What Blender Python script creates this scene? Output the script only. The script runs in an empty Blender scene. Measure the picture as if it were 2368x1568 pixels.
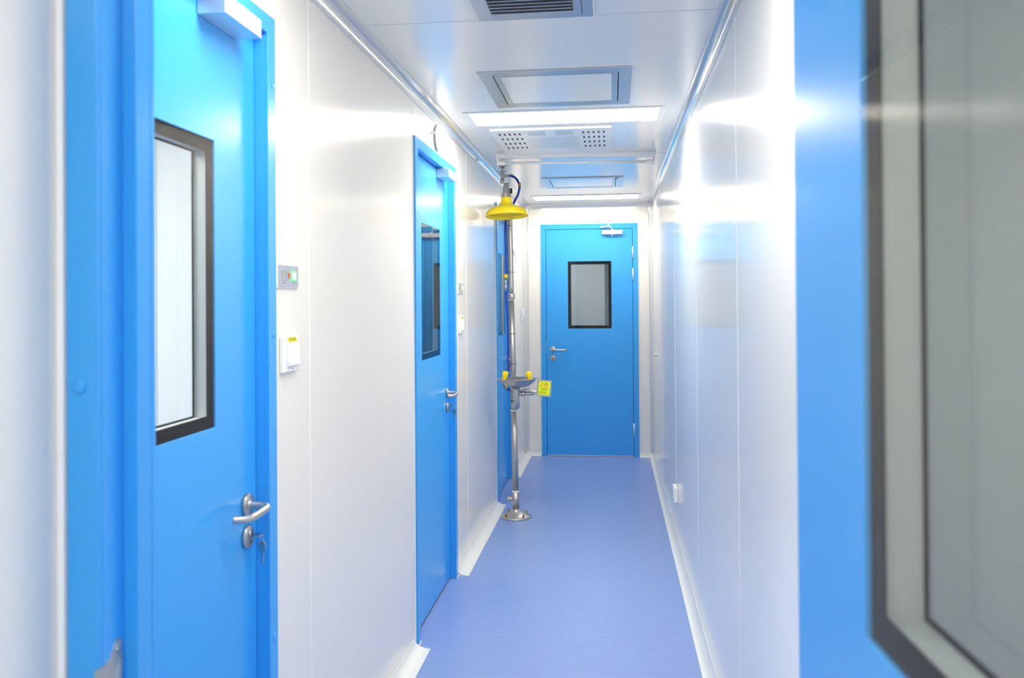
import bpy, bmesh, math, random
from mathutils import Vector, Matrix
random.seed(4)
S = bpy.context.scene
COL = S.collection
PI = math.pi

# ------------------------------------------------------------------ camera
F_PX = 1920.44
CAM_H = 1.4202
YAW, PITCH, ROLL = 0.1198, 0.0066, 0.0070
cd = bpy.data.cameras.new('camera')
cam = bpy.data.objects.new('camera', cd); COL.objects.link(cam)
cd.sensor_width = 36.0
cd.lens = F_PX / 2368 * 36.0
cd.shift_y = -(784 - 680.2) / 2368
cd.clip_start = 0.02
cam.matrix_world = Matrix.Translation((0, 0, CAM_H)) @ (Matrix.Rotation(YAW, 4, 'Z') @ Matrix.Rotation(PI/2 + PITCH, 4, 'X') @ Matrix.Rotation(-ROLL, 4, 'Z'))
cd.dof.use_dof = True
cd.dof.focus_distance = 5.4
cd.dof.aperture_fstop = 5.6
S.camera = cam

# ------------------------------------------------------------------ world, exposure
w = bpy.data.worlds.new('world'); S.world = w; w.use_nodes = True
w.node_tree.nodes['Background'].inputs[0].default_value = (0.75, 0.85, 1.0, 1)
w.node_tree.nodes['Background'].inputs[1].default_value = 0.3
S.view_settings.view_transform = 'Standard'
S.view_settings.look = 'None'
S.view_settings.gamma = 1.0
S.view_settings.exposure = 0.44
LIGHT_NEAR = 27.0      # lit panels of the corridor ceiling
LIGHT_FAR = 13.5
LIGHT_DOOR = 18.5
LIGHT_HIDDEN = 24.0    # the same panels further back, above and behind the photographer
S.cycles.max_bounces = 14
S.cycles.diffuse_bounces = 8
S.cycles.glossy_bounces = 6
S.cycles.transparent_max_bounces = 12
S.cycles.sample_clamp_indirect = 8.0

# ------------------------------------------------------------------ room numbers (metres)
CH = 2.289                # ceiling height
BX = 0.365                # right wall
D = 7.5386                # end wall
LA = 0.0027               # left wall is very slightly turned
LX = -0.819
LROT = PI/2 - math.atan(LA)
FW, FH, FT = 0.8734, 2.10, 0.045   # door frame width, height, face width
VY0, VY1 = 0.88, 0.953    # the wall with the doorway the photographer stands in
WT = 0.06

def LW(s, out=0.0, z=0.0):
    """point on the left wall: s along it, out into the corridor"""
    return Vector((LX + LA*s + out, s + LA*(-out), z))

# ------------------------------------------------------------------ materials
def mat(name, col, rough=0.4, metal=0.0, spec=0.5, coat=0.0, coat_r=0.05, emit=None, es=0.0, noise=None, bump=None):
    m = bpy.data.materials.new(name); m.use_nodes = True
    nt = m.node_tree; b = nt.nodes['Principled BSDF']
    b.inputs['Base Color'].default_value = (*col, 1)
    b.inputs['Roughness'].default_value = rough
    b.inputs['Metallic'].default_value = metal
    b.inputs['Specular IOR Level'].default_value = spec
    b.inputs['Coat Weight'].default_value = coat
    b.inputs['Coat Roughness'].default_value = coat_r
    if emit:
        b.inputs['Emission Color'].default_value = (*emit, 1)
        b.inputs['Emission Strength'].default_value = es
    if noise or bump:
        tc = nt.nodes.new('ShaderNodeTexCoord')
        mp = nt.nodes.new('ShaderNodeMapping')
        nt.links.new(tc.outputs['Object'], mp.inputs[0])
    if noise:   # (scale xyz, amount, scale)
        mp.inputs['Scale'].default_value = noise[0]
        n = nt.nodes.new('ShaderNodeTexNoise'); n.inputs['Scale'].default_value = noise[2]; n.inputs['Detail'].default_value = 4
        nt.links.new(mp.outputs[0], n.inputs['Vector'])
        r = nt.nodes.new('ShaderNodeMapRange')
        r.inputs['From Min'].default_value = 0.3; r.inputs['From Max'].default_value = 0.7
        r.inputs['To Min'].default_value = 1 - noise[1]; r.inputs['To Max'].default_value = 1 + noise[1]
        nt.links.new(n.outputs['Fac'], r.inputs['Value'])
        mx = nt.nodes.new('ShaderNodeVectorMath'); mx.operation = 'SCALE'
        mx.inputs[0].default_value = col
        nt.links.new(r.outputs[0], mx.inputs['Scale'])
        nt.links.new(mx.outputs[0], b.inputs['Base Color'])
    if bump:    # (scale, strength, distance)
        n2 = nt.nodes.new('ShaderNodeTexNoise'); n2.inputs['Scale'].default_value = bump[0]; n2.inputs['Detail'].default_value = 3
        nt.links.new(tc.outputs['Object'], n2.inputs['Vector'])
        bp = nt.nodes.new('ShaderNodeBump'); bp.inputs['Strength'].default_value = bump[1]; bp.inputs['Distance'].default_value = bump[2]
        nt.links.new(n2.outputs['Fac'], bp.inputs['Height'])
        nt.links.new(bp.outputs[0], b.inputs['Normal'])
    return m

M = {}
M['wall'] = mat('painted_steel_wall', (0.86, 0.835, 0.775), 0.15, spec=0.48, bump=(1.3, 0.05, 0.01))
M['ceil'] = mat('painted_steel_ceiling', (0.80, 0.80, 0.79), 0.17, spec=0.6, bump=(1.3, 0.05, 0.01))
M['seam'] = mat('white_sealant', (0.92, 0.93, 0.93), 0.5)
M['seamdark'] = mat('panel_joint', (0.50, 0.55, 0.62), 0.5)
M['cove'] = mat('coated_aluminium_cove', (0.72, 0.72, 0.71), 0.09, spec=0.7, metal=0.35)
M['skirt'] = mat('white_vinyl_skirting', (0.78, 0.80, 0.78), 0.3)
M['floor'] = mat('blue_vinyl_floor', (0.215, 0.325, 0.65), 0.36, spec=0.5, noise=((2.0, 26.0, 1.0), 0.075, 5.0))
M['blue'] = mat('blue_door_paint', (0.042, 0.375, 0.87), 0.23, spec=0.5)
M['gap'] = mat('dark_gap', (0.004, 0.02, 0.10), 0.6)
M['black'] = mat('black_glass_border', (0.008, 0.008, 0.010), 0.5, spec=0.05)
M['spacer'] = mat('grey_glazing_spacer', (0.50, 0.52, 0.51), 0.5)
M['steel'] = mat('brushed_stainless_steel', (0.52, 0.51, 0.495), 0.36, metal=0.9, noise=((60, 60, 2), 0.06, 6.0))
M['steel2'] = mat('polished_stainless_steel', (0.52, 0.52, 0.52), 0.22, metal=1.0)
M['alu'] = mat('satin_aluminium', (0.80, 0.80, 0.80), 0.35, metal=0.65)
M['alublue'] = mat('anodised_aluminium', (0.63, 0.64, 0.64), 0.28, metal=0.7)
M['white'] = mat('white_plastic', (0.86, 0.86, 0.86), 0.35)
M['whitemetal'] = mat('white_coated_metal', (0.78, 0.79, 0.80), 0.3)
M['grey'] = mat('grey_plastic', (0.40, 0.43, 0.48), 0.4)
M['dark'] = mat('dark_rubber', (0.02, 0.02, 0.025), 0.6)
M['darkslot'] = mat('dark_duct_inside', (0.05, 0.06, 0.07), 0.7)
M['yellow'] = mat('yellow_plastic', (1.0, 0.80, 0.0), 0.3, coat=0.3)
M['cup'] = mat('yellow_cap_plastic', (0.95, 0.72, 0.0), 0.4)
M['casegrey'] = mat('grey_gauge_case', (0.33, 0.35, 0.38), 0.35)
M['brass'] = mat('brass', (0.45, 0.28, 0.08), 0.35, metal=1.0)
M['hose'] = mat('blue_braided_hose', (0.012, 0.045, 0.42), 0.35)
M['ptfe'] = mat('white_thread_tape', (0.85, 0.85, 0.85), 0.6)
M['signyel'] = mat('lime_sign_vinyl', (0.72, 0.80, 0.01), 0.4)
M['stick'] = mat('yellow_sticker', (0.90, 0.80, 0.02), 0.5)
M['red'] = mat('red_print', (0.70, 0.06, 0.01), 0.5)
M['olive'] = mat('olive_print', (0.10, 0.16, 0.01), 0.5)
M['redled'] = mat('red_button', (0.75, 0.08, 0.05), 0.4)
M['green'] = mat('green_lamp', (0.1, 0.9, 0.2), 0.4, emit=(0.02, 1.0, 0.12), es=1.1)
M['greencore'] = mat('green_lamp_core', (0.7, 1, 0.75), 0.4, emit=(0.6, 1.0, 0.7), es=3.0)
M['cream'] = mat('cream_panel', (0.80, 0.79, 0.66), 0.5)
M['room'] = mat('room_wall_paint', (0.62, 0.65, 0.66), 0.4)
M['tube'] = mat('lamp_tube_glass', (0.80, 0.84, 0.86), 0.08, spec=0.8)
M['glow'] = mat('lit_diffuser', (1, 1, 1), 0.5, emit=(1.0, 0.915, 0.78), es=LIGHT_NEAR)
M['glowdoor'] = mat('lit_diffuser_over_door', (1, 1, 1), 0.5, emit=(1.0, 0.915, 0.78), es=LIGHT_DOOR)
M['glowfar'] = mat('lit_diffuser_far', (1, 1, 1), 0.5, emit=(1.0, 0.915, 0.78), es=LIGHT_FAR)
M['glowhid'] = mat('lit_diffuser_entrance', (1, 1, 1), 0.5, emit=(1.0, 0.915, 0.78), es=LIGHT_HIDDEN)
M['glowroom'] = mat('lit_diffuser_side_room', (1, 1, 1), 0.5, emit=(1.0, 0.96, 0.90), es=70.0)
M['glowdim'] = mat('lit_diffuser_end_room', (1, 1, 1), 0.5, emit=(1.0, 0.96, 0.90), es=26)

def glass_mat(name='window_glass', ior=1.5):
    m = bpy.data.materials.new(name); m.use_nodes = True
    nt = m.node_tree; nt.nodes.clear()
    o = nt.nodes.new('ShaderNodeOutputMaterial'); mx = nt.nodes.new('ShaderNodeMixShader')
    t = nt.nodes.new('ShaderNodeBsdfTransparent'); t.inputs[0].default_value = (0.885, 0.91, 0.91, 1)
    g = nt.nodes.new('ShaderNodeBsdfGlossy'); g.inputs['Roughness'].default_value = 0.02
    f = nt.nodes.new('ShaderNodeFresnel'); f.inputs[0].default_value = ior
    ge = nt.nodes.new('ShaderNodeNewGeometry'); inv = nt.nodes.new('ShaderNodeMath'); inv.operation = 'SUBTRACT'; inv.inputs[0].default_value = 1.0
    mu = nt.nodes.new('ShaderNodeMath'); mu.operation = 'MULTIPLY'
    nt.links.new(ge.outputs['Backfacing'], inv.inputs[1]); nt.links.new(f.outputs[0], mu.inputs[0]); nt.links.new(inv.outputs[0], mu.inputs[1])
    nt.links.new(mu.outputs[0], mx.inputs[0]); nt.links.new(t.outputs[0], mx.inputs[1]); nt.links.new(g.outputs[0], mx.inputs[2])
    nt.links.new(mx.outputs[0], o.inputs[0])
    return m
M['glass'] = glass_mat()
M['glass_coated'] = glass_mat('reflective_coated_glass', 2.5)
M['glass_clear'] = glass_mat('clear_glass', 1.36)
M['glass_end'] = glass_mat('far_door_glass', 1.5)

# ------------------------------------------------------------------ mesh helpers
def box(bm, x0, x1, y0, y1, z0, z1, mi=0, mtx=None):
    v = [bm.verts.new((x, y, z)) for x in (x0, x1) for y in (y0, y1) for z in (z0, z1)]
    if mtx is not None:
        for q in v: q.co = mtx @ q.co
    for idx in ((0,1,3,2), (4,6,7,5), (0,4,5,1), (2,3,7,6), (0,2,6,4), (1,5,7,3)):
        f = bm.faces.new([v[i] for i in idx]); f.material_index = mi
    return v

def prism(bm, pts, axis, a0, a1, mi=0):
    """extrude a closed 2D outline along an axis ('x','y','z')"""
    def P(u, v, a):
        return {'x': (a, u, v), 'y': (u, a, v), 'z': (u, v, a)}[axis]
    A = [bm.verts.new(P(u, v, a0)) for u, v in pts]; B = [bm.verts.new(P(u, v, a1)) for u, v in pts]
    n = len(pts)
    fs = [bm.faces.new(A), bm.faces.new(list(reversed(B)))]
    for i in range(n): fs.append(bm.faces.new((A[i], B[i], B[(i+1) % n], A[(i+1) % n])))
    for f in fs: f.material_index = mi

def ring(bm, x0, x1, z0, z1, hx0, hx1, hz0, hz1, y0, y1, mi=0):
    """slab in the xz plane with a rectangular hole"""
    X = (x0, hx0, hx1, x1); Z = (z0, hz0, hz1, z1)
    V = {}
    for k, y in enumerate((y0, y1)):
        for i in range(4):
            for j in range(4): V[i, j, k] = bm.verts.new((X[i], y, Z[j]))
    fs = []
    for k in (0, 1):
        for i in range(3):
            for j in range(3):
                if i == 1 and j == 1: continue
                q = (V[i,j,k], V[i+1,j,k], V[i+1,j+1,k], V[i,j+1,k])
                fs.append(bm.faces.new(q if k == 0 else q[::-1]))
    for i in range(3):
        fs.append(bm.faces.new((V[i,0,0], V[i,0,1], V[i+1,0,1], V[i+1,0,0])))
        fs.append(bm.faces.new((V[i,3,0], V[i+1,3,0], V[i+1,3,1], V[i,3,1])))
        fs.append(bm.faces.new((V[0,i,0], V[0,i+1,0], V[0,i+1,1], V[0,i,1])))
        fs.append(bm.faces.new((V[3,i,0], V[3,i,1], V[3,i+1,1], V[3,i+1,0])))
    fs.append(bm.faces.new((V[1,1,0], V[2,1,0], V[2,1,1], V[1,1,1])))
    fs.append(bm.faces.new((V[1,2,0], V[1,2,1], V[2,2,1], V[2,2,0])))
    fs.append(bm.faces.new((V[1,1,0], V[1,1,1], V[1,2,1], V[1,2,0])))
    fs.append(bm.faces.new((V[2,1,0], V[2,2,0], V[2,2,1], V[2,1,1])))
    for f in fs: f.material_index = mi

def u_frame(bm, x0, x1, t, H, y0, y1, mi=0):
    prism(bm, [(x0,0.0), (x0,H), (x1,H), (x1,0.0), (x1-t,0.0), (x1-t,H-t), (x0+t,H-t), (x0+t,0.0)], 'y', y0, y1, mi)

def frame_at(d):
    d = d.normalized()
    a = Vector((0,0,1)) if abs(d.z) < 0.9 else Vector((1,0,0))
    u = d.cross(a).normalized(); v = d.cross(u).normalized()
    return u, v

def tube(bm, pts, r, seg=16, mi=0, smooth_n=0, caps=True):
    """swept circle along points; r is a number or a list"""
    P = [Vector(p) for p in pts]
    R = list(r) if isinstance(r, (list, tuple)) else [r]*len(P)
    if smooth_n:
        Q, RR = [], []
        n = len(P)
        for i in range(n-1):
            p0, p1, p2, p3 = P[max(i-1,0)], P[i], P[i+1], P[min(i+2,n-1)]
            for k in range(smooth_n):
                t = k/smooth_n
                Q.append(0.5*((2*p1) + (p2-p0)*t + (2*p0-5*p1+4*p2-p3)*t*t + (3*p1-p0-3*p2+p3)*t**3))
                RR.append(R[i]*(1-t)+R[i+1]*t)
        Q.append(P[-1]); RR.append(R[-1]); P, R = Q, RR
    rings = []
    u = None
    for i, p in enumerate(P):
        if i == 0: d = P[1]-P[0]
        elif i == len(P)-1: d = P[-1]-P[-2]
        else: d = (P[i+1]-P[i]).normalized() + (P[i]-P[i-1]).normalized()
        if d.length < 1e-9: d = Vector((0,0,1))
        d.normalize()
        if u is None: u, v = frame_at(d)
        else:
            u = (u - d*u.dot(d)).normalized(); v = d.cross(u).normalized()
        rings.append([bm.verts.new(p + (u*math.cos(2*PI*k/seg) + v*math.sin(2*PI*k/seg))*R[i]) for k in range(seg)])
    for i in range(len(rings)-1):
        for k in range(seg):
            f = bm.faces.new((rings[i][k], rings[i][(k+1)%seg], rings[i+1][(k+1)%seg], rings[i+1][k])); f.smooth = True; f.material_index = mi
    if caps:
        for rg, rev in ((rings[0], True), (rings[-1], False)):
            f = bm.faces.new(rg[::-1] if rev else rg); f.material_index = mi

def lathe(bm, prof, seg=32, mtx=None, mi=0, smooth=True):
    """prof = [(radius, height)] around local z; mtx moves it"""
    rings = []
    for r, h in prof:
        if r < 1e-6: rings.append([bm.verts.new((0, 0, h))])
        else: rings.append([bm.verts.new((r*math.cos(2*PI*k/seg), r*math.sin(2*PI*k/seg), h)) for k in range(seg)])
    for i in range(len(rings)-1):
        A, B = rings[i], rings[i+1]
        if len(A) == 1 and len(B) == 1: continue
        for k in range(seg):
            k2 = (k+1) % seg
            if len(A) == 1: f = bm.faces.new((A[0], B[k2], B[k]))
            elif len(B) == 1: f = bm.faces.new((A[k], A[k2], B[0]))
            else: f = bm.faces.new((A[k], A[k2], B[k2], B[k]))
            f.smooth = smooth; f.material_index = mi
    if mtx is not None:
        for rg in rings:
            for q in rg: q.co = mtx @ q.co

def aim(p, d):
    """matrix that puts local z along d at p"""
    return Matrix.Translation(p) @ Vector(d).to_track_quat('Z', 'Y').to_matrix().to_4x4()

def obj(name, bm, m, parent=None, loc=None, rot=None, bevel=0.0, seg=2, mtx=None, label=None, autos=True):
    bmesh.ops.recalc_face_normals(bm, faces=bm.faces[:])
    me = bpy.data.meshes.new(name); bm.to_mesh(me); bm.free()
    for q in (m if isinstance(m, (list, tuple)) else [m]): me.materials.append(M[q] if isinstance(q, str) else q)
    o = bpy.data.objects.new(name, me); COL.objects.link(o)
    if parent: o.parent = parent
    if loc is not None: o.location = loc
    if rot is not None: o.rotation_euler = rot
    if bevel:
        b = o.modifiers.new('bevel', 'BEVEL'); b.width = bevel; b.segments = seg; b.limit_method = 'ANGLE'; b.angle_limit = math.radians(40)
        for p in me.polygons: p.use_smooth = True
        b.harden_normals = True
    if label: o['label'] = label
    return o

def thing(name, label, cat, loc=(0,0,0), rotz=0.0, group=None, kind=None, parent=None):
    o = bpy.data.objects.new(name, None); COL.objects.link(o)
    o.empty_display_size = 0.05
    o.location = loc; o.rotation_euler = (0, 0, rotz)
    return tag(o, label, cat, group, kind)

def tag(o, label, cat, group=None, kind=None):
    o['label'] = label; o['category'] = cat
    if group: o['group'] = group
    if kind: o['kind'] = kind
    return o

def copy_tree(o, parent=None):
    c = o.copy(); COL.objects.link(c)
    if parent: c.parent = parent
    for ch in list(o.children): copy_tree(ch, c)
    return c

def NB(): return bmesh.new()

# ------------------------------------------------------------------ floor and ceiling
bm = NB()
box(bm, -3.2, 1.6, -2.2, 10.2, -0.08, 0.0)
for y in (3.49, 5.47): box(bm, -0.76, 0.33, y, y+0.004, 0.0, 0.0004, 1)      # welded joints
M['weld'] = mat('floor_weld', (0.36, 0.42, 0.82), 0.4)
tag(obj('floor', bm, ['floor', 'weld']), 'blue violet vinyl floor of the corridor with fine cross streaks', 'floor', kind='structure')

bm = NB()
box(bm, -3.2, 1.6, -2.2, 10.2, CH, CH+0.06)
for y in (2.545, 5.02): box(bm, -0.76, 0.33, y, y+0.003, CH-0.0005, CH, 1)
tag(obj('ceiling', bm, ['ceil', 'seamdark']), 'glossy white metal panel ceiling over the corridor', 'ceiling', kind='structure')

# ------------------------------------------------------------------ left wall (local x runs along it, local y goes into the wall)
DOORS = [1.046, 3.344, 5.7305]
def wall_pieces(bm, s0, s1, openings, y0=0.0, y1=WT, fh=FH):
    cur = s0
    for a in openings:
        box(bm, cur, a+0.010, y0, y1, 0, CH)
        box(bm, a+0.010, a+FW-0.010, y0, y1, fh-0.010, CH)
        cur = a+FW-0.010
    box(bm, cur, s1, y0, y1, 0, CH)
bm = NB(); wall_pieces(bm, VY1, D, DOORS)
for s in (2.165, 4.58): box(bm, s, s+0.004, -0.0008, 0, 0.04, CH-0.045, 1)
box(bm, 3.335, 3.3375, -0.0008, 0, 0.04, CH-0.045, 1)
box(bm, 6.90, 6.903, -0.0008, 0, 0.04, CH-0.045, 1)
wl = obj('wall_left', bm, ['wall', 'seam'], loc=(LX, 0, 0), rot=(0, 0, LROT))
tag(wl, 'glossy white metal panel wall on the left with three blue doors', 'wall', kind='structure')

# right wall
bm = NB(); box(bm, BX, BX+WT, VY1, D, 0, CH)
for y in (2.496, 3.686, 4.943, 6.15): box(bm, BX-0.0008, BX, y, y+0.003, 0.05, CH-0.04, 1)
tag(obj('wall_right', bm, ['wall', 'seam']), 'unbroken glossy white metal panel wall on the right', 'wall', kind='structure')

# end wall with its opening
EX = -0.641
bm = NB()
box(bm, -0.9, EX+0.010, D, D+WT, 0, CH); box(bm, EX+0.010, EX+FW-0.010, D, D+WT, FH-0.010, CH); box(bm, EX+FW-0.010, BX+WT, D, D+WT, 0, CH)
tag(obj('wall_back', bm, 'wall'), 'white panel wall closing the far end of the corridor around its door', 'wall', kind='structure')

# wall with the doorway the view is taken through: frame outer from -0.612
OX0, OX1 = -0.575, 0.229          # rebate to rebate
bm = NB()
box(bm, -0.625, OX0-0.025, VY0, VY1, 0, CH); box(bm, OX1+0.025, 0.55, VY0, VY1, 0, CH)
box(bm, -0.90, -0.625, VY0, VY1, 0, CH)
box(bm, OX0-0.025, OX1+0.025, VY0, VY1, FH-0.02, CH)
tag(obj('wall_front', bm, 'wall'), 'white panel wall around the near doorway the corridor is seen through', 'wall', kind='structure')

# entrance room behind the photographer
bm = NB(); box(bm, -0.685, -0.625, -2.0, VY0, 0, CH)
tag(obj('wall_entrance_left', bm, 'wall'), 'blurred pale grey wall at the left edge beside the near blue door jamb', 'wall', kind='structure')
bm = NB(); box(bm, 0.55, 0.61, -2.0, VY1, 0, CH)
tag(obj('wall_entrance_right', bm, 'wall'), 'grey wall seen through the glass of the open door at right', 'wall', kind='structure')
bm = NB(); box(bm, -0.685, 0.61, -2.06, -2.0, 0, CH)
tag(obj('wall_entrance_back', bm, 'wall'), 'white wall of the entrance room behind the viewpoint', 'wall', kind='structure')
bm = NB(); box(bm, -0.625, -0.6155, VY0-0.010, VY0, 0.0, CH)
tag(obj('trim_1', bm, 'seam', bevel=0.003), 'blurred white sealant strip beside the near left door jamb', 'trim', kind='structure')

# side rooms behind the left wall and the end door
bm = NB(); box(bm, -2.8, -2.74, -2.0, 10.0, 0, CH)
tag(obj('wall_side_room_outer', bm, 'room'), 'outer wall of the rooms behind the left doors', 'wall', kind='structure')
bm = NB(); box(bm, -2.74, -0.885, 2.80, 2.86, 0, CH)
for x in (-1.62, -1.32): box(bm, x, x+0.004, 2.799, 2.80, 0, CH, 1)
tag(obj('wall_side_room_partition', bm, ['wall', 'seamdark']), 'pale partition wall seen through the window of the nearest left door', 'wall', kind='structure')
bm = NB(); box(bm, -2.74, -0.885, 5.20, 5.26, 0, CH)
tag(obj('wall_side_room_divider', bm, 'room'), 'partition between the rooms behind the second and third doors', 'wall', kind='structure')
bm = NB(); box(bm, -2.74, 0.9, 9.8, 9.86, 0, CH)
tag(obj('wall_end_room_back', bm, 'room'), 'dim grey wall seen through the window of the far door', 'wall', kind='structure')
bm = NB(); box(bm, 0.9, 0.96, D, 9.86, 0, CH)
tag(obj('wall_end_room_right', bm, 'room'), 'right wall of the room beyond the far door', 'wall', kind='structure')
bm = NB(); box(bm, -0.071, 0.08, 8.30, 8.45, 0, CH)
tag(obj('trim_2', bm, 'cream'), 'cream post seen through the right side of the far door window', 'trim', kind='structure')

# ------------------------------------------------------------------ coves and skirting
def cove_profile(w_, h_, sgn, base, n=10, lip=0.003):
    """concave quarter arc from (w,0) to (0,h); sgn=+1 sits on a floor, -1 hangs from a ceiling"""
    pts = [(0.0, 0.0), (w_, 0.0), (w_, lip)]
    for i in range(n+1):
        a = (PI/2)*i/n
        pts.append((w_ - lip - (w_-2*lip)*math.sin(a), h_ - lip - (h_-2*lip)*math.cos(a)))
    pts += [(lip, h_), (0.0, h_)]
    return [(d, base + sgn*z) for d, z in pts]

def seg_gaps(s0, s1, gaps):
    out, cur = [], s0
    for a, b in gaps: out.append((cur, a)); cur = b
    out.append((cur, s1)); return out

# left wall: local frame of the wall, room side is -y
bm = NB()
pf = [(-d, z) for d, z in cove_profile(0.047, 0.047, -1, CH)]
prism(bm, pf, 'x', VY1+0.001, 6.19); prism(bm, pf, 'x', 6.192, D-0.047)
tag(obj('trim_3', bm, 'cove', loc=(LX,0,0), rot=(0,0,LROT)), 'rounded pale metal cove between left wall and ceiling', 'trim', kind='structure')
bm = NB()
pf = [(BX-d, z) for d, z in cove_profile(0.042, 0.042, -1, CH)]
prism(bm, pf, 'y', VY1+0.001, 5.30); prism(bm, pf, 'y', 5.302, D-0.047)
tag(obj('trim_4', bm, 'cove'), 'rounded glossy metal cove between right wall and ceiling', 'trim', kind='structure')
bm = NB()
pf = [(D-d, z) for d, z in cove_profile(0.047, 0.047, -1, CH)]
prism(bm, pf, 'x', -0.798, BX)
tag(obj('trim_5', bm, 'cove'), 'grey metal cove between the far wall and the ceiling', 'trim', kind='structure')
# vertical corner coves
for n_, x0, sg, lab in ((6, -0.7985, 1, 'upright metal cove in the far left corner'), (7, BX, -1, 'upright metal cove in the far right corner')):
    bm = NB()
    wv = 0.047 if n_ == 6 else 0.037
    pf = [(x0 + sg*d, D - (z)) for d, z in cove_profile(wv, 0.06, 1, 0)]
    prism(bm, pf, 'z', 0.05, CH-0.047)
    tag(obj('trim_%d' % n_, bm, 'cove'), lab, 'trim', kind='structure')
# skirting
bm = NB()
pf = [(-d, z) for d, z in cove_profile(0.066, 0.040, 1, 0.0, lip=0.002)]
for a, b in seg_gaps(VY1+0.001, D-0.03, [(x-0.02, x+FW+0.004) for x in DOORS]):
    if b-a > 0.1: prism(bm, pf, 'x', a, b)
tag(obj('baseboard_left', bm, 'skirt', loc=(LX,0,0), rot=(0,0,LROT)), 'white coved vinyl skirting along the left wall, broken at the doors', 'baseboard', kind='structure')
bm = NB()
pf = [(BX-d, z) for d, z in cove_profile(0.040, 0.055, 1, 0.0, lip=0.002)]
prism(bm, pf, 'y', VY1+0.001, D-0.03)
tag(obj('baseboard_right', bm, 'skirt'), 'white coved vinyl skirting running the length of the right wall', 'baseboard', kind='structure')
bm = NB()
pf = [(D-d, z) for d, z in cove_profile(0.030, 0.055, 1, 0.0, lip=0.002)]
prism(bm, pf, 'x', -0.798, EX-0.004); prism(bm, pf, 'x', EX+FW+0.004, BX)
tag(obj('baseboard_back', bm, 'skirt'), 'short white coved skirting on both sides of the far door', 'baseboard', kind='structure')

# ------------------------------------------------------------------ doors
# local frame: x along the wall from hinge side, -y towards the viewer's side, z up
WZ0, WZ1, WX0, WX1 = 1.154, 1.762, 0.2452, 0.2452+0.3916     # window rectangle measured from the LATCH outer edge
BORD = 0.027

def window_parts(parent, x0, x1, z0, z1, yf, yb, gl='glass'):
    """double glazing flush with both leaf faces"""
    for y, s in ((yf, 1), (yb, -1)):
        bm = NB(); ya, yc = y, y + s*0.004
        box(bm, x0+0.0008, x1-0.0008, min(ya,yc), max(ya,yc), z0+0.0008, z1-0.0008)
        obj('glass_pane', bm, gl, parent)
        bm = NB(); ya, yc = y + s*0.0045, y + s*0.0065
        ring(bm, x0+0.0008, x1-0.0008, z0+0.0008, z1-0.0008, x0+BORD, x1-BORD, z0+BORD, z1-BORD, min(ya,yc), max(ya,yc))
        obj('glass_border', bm, 'black', parent, label='black printed border of the door window')
    bm = NB()
    q = BORD-0.004
    ring(bm, x0+0.0008, x1-0.0008, z0+0.0008, z1-0.0008, x0+q, x1-q, z0+q, z1-q, yf+0.007, yb-0.007)
    obj('glazing_spacer', bm, 'spacer', parent)

def rose_bm(x, z, y, r=0.026, t=0.009):
    bm = NB()
    lathe(bm, [(0,0), (r,0), (r,t*0.8), (r-0.0015,t), (0,t)], 40, aim((x, y, z), (0,-1,0)))
    return bm

def lever(parent, x, z, y, sgn):
    """sgn: direction in x the lever points; y is the leaf face"""
    r = obj('handle_rose', rose_bm(x, z, y), 'steel', parent)
    bm = NB()
    yo = y-0.009
    tube(bm, [(x, yo, z), (x, yo-0.026, z), (x+sgn*0.003, yo-0.037, z-0.0005), (x+sgn*0.012, yo-0.045, z-0.0015), (x+sgn*0.028, yo-0.047, z-0.003),
              (x+sgn*0.085, yo-0.047, z-0.004), (x+sgn*0.103, yo-0.043, z-0.004), (x+sgn*0.118, yo-0.031, z-0.003), (x+sgn*0.125, yo-0.019, z-0.002)], 0.0085, 20, smooth_n=5)
    lathe(bm, [(0.0115, -0.001), (0.0115, 0.004), (0.0085, 0.005)], 24, aim((x, yo, z), (0,-1,0)))
    obj('lever_handle', bm, 'steel', parent)

def lock(parent, x, z, y):
    e = obj('lock_rose', rose_bm(x, z, y), 'steel', parent)
    bm = NB()
    m_ = aim((x, y-0.009, z), (0,-1,0))
    lathe(bm, [(0,0), (0.0085,0), (0.0085,0.0035), (0,0.0035)], 24, aim((x, y-0.009, z+0.006), (0,-1,0)))
    box(bm, x-0.0045, x+0.0045, y-0.0115, y-0.009, z-0.018, z+0.004)
    obj('lock_cylinder', bm, 'steel2', parent)
    bm = NB(); box(bm, x-0.001, x+0.001, y-0.0130, y-0.0125, z+0.001, z+0.011); box(bm, x-0.0022, x+0.0022, y-0.0120, y-0.0115, z-0.015, z-0.004)
    obj('key_slot', bm, 'dark', parent)

def cap(parent, x, z, y):
    bm = NB(); lathe(bm, [(0,0), (0.0085,0), (0.0085,0.0008), (0.007,0.0016), (0,0.0018)], 24, aim((x, y, z), (0,-1,0)))
    obj('screw_cap', bm, 'blue', parent)

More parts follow.
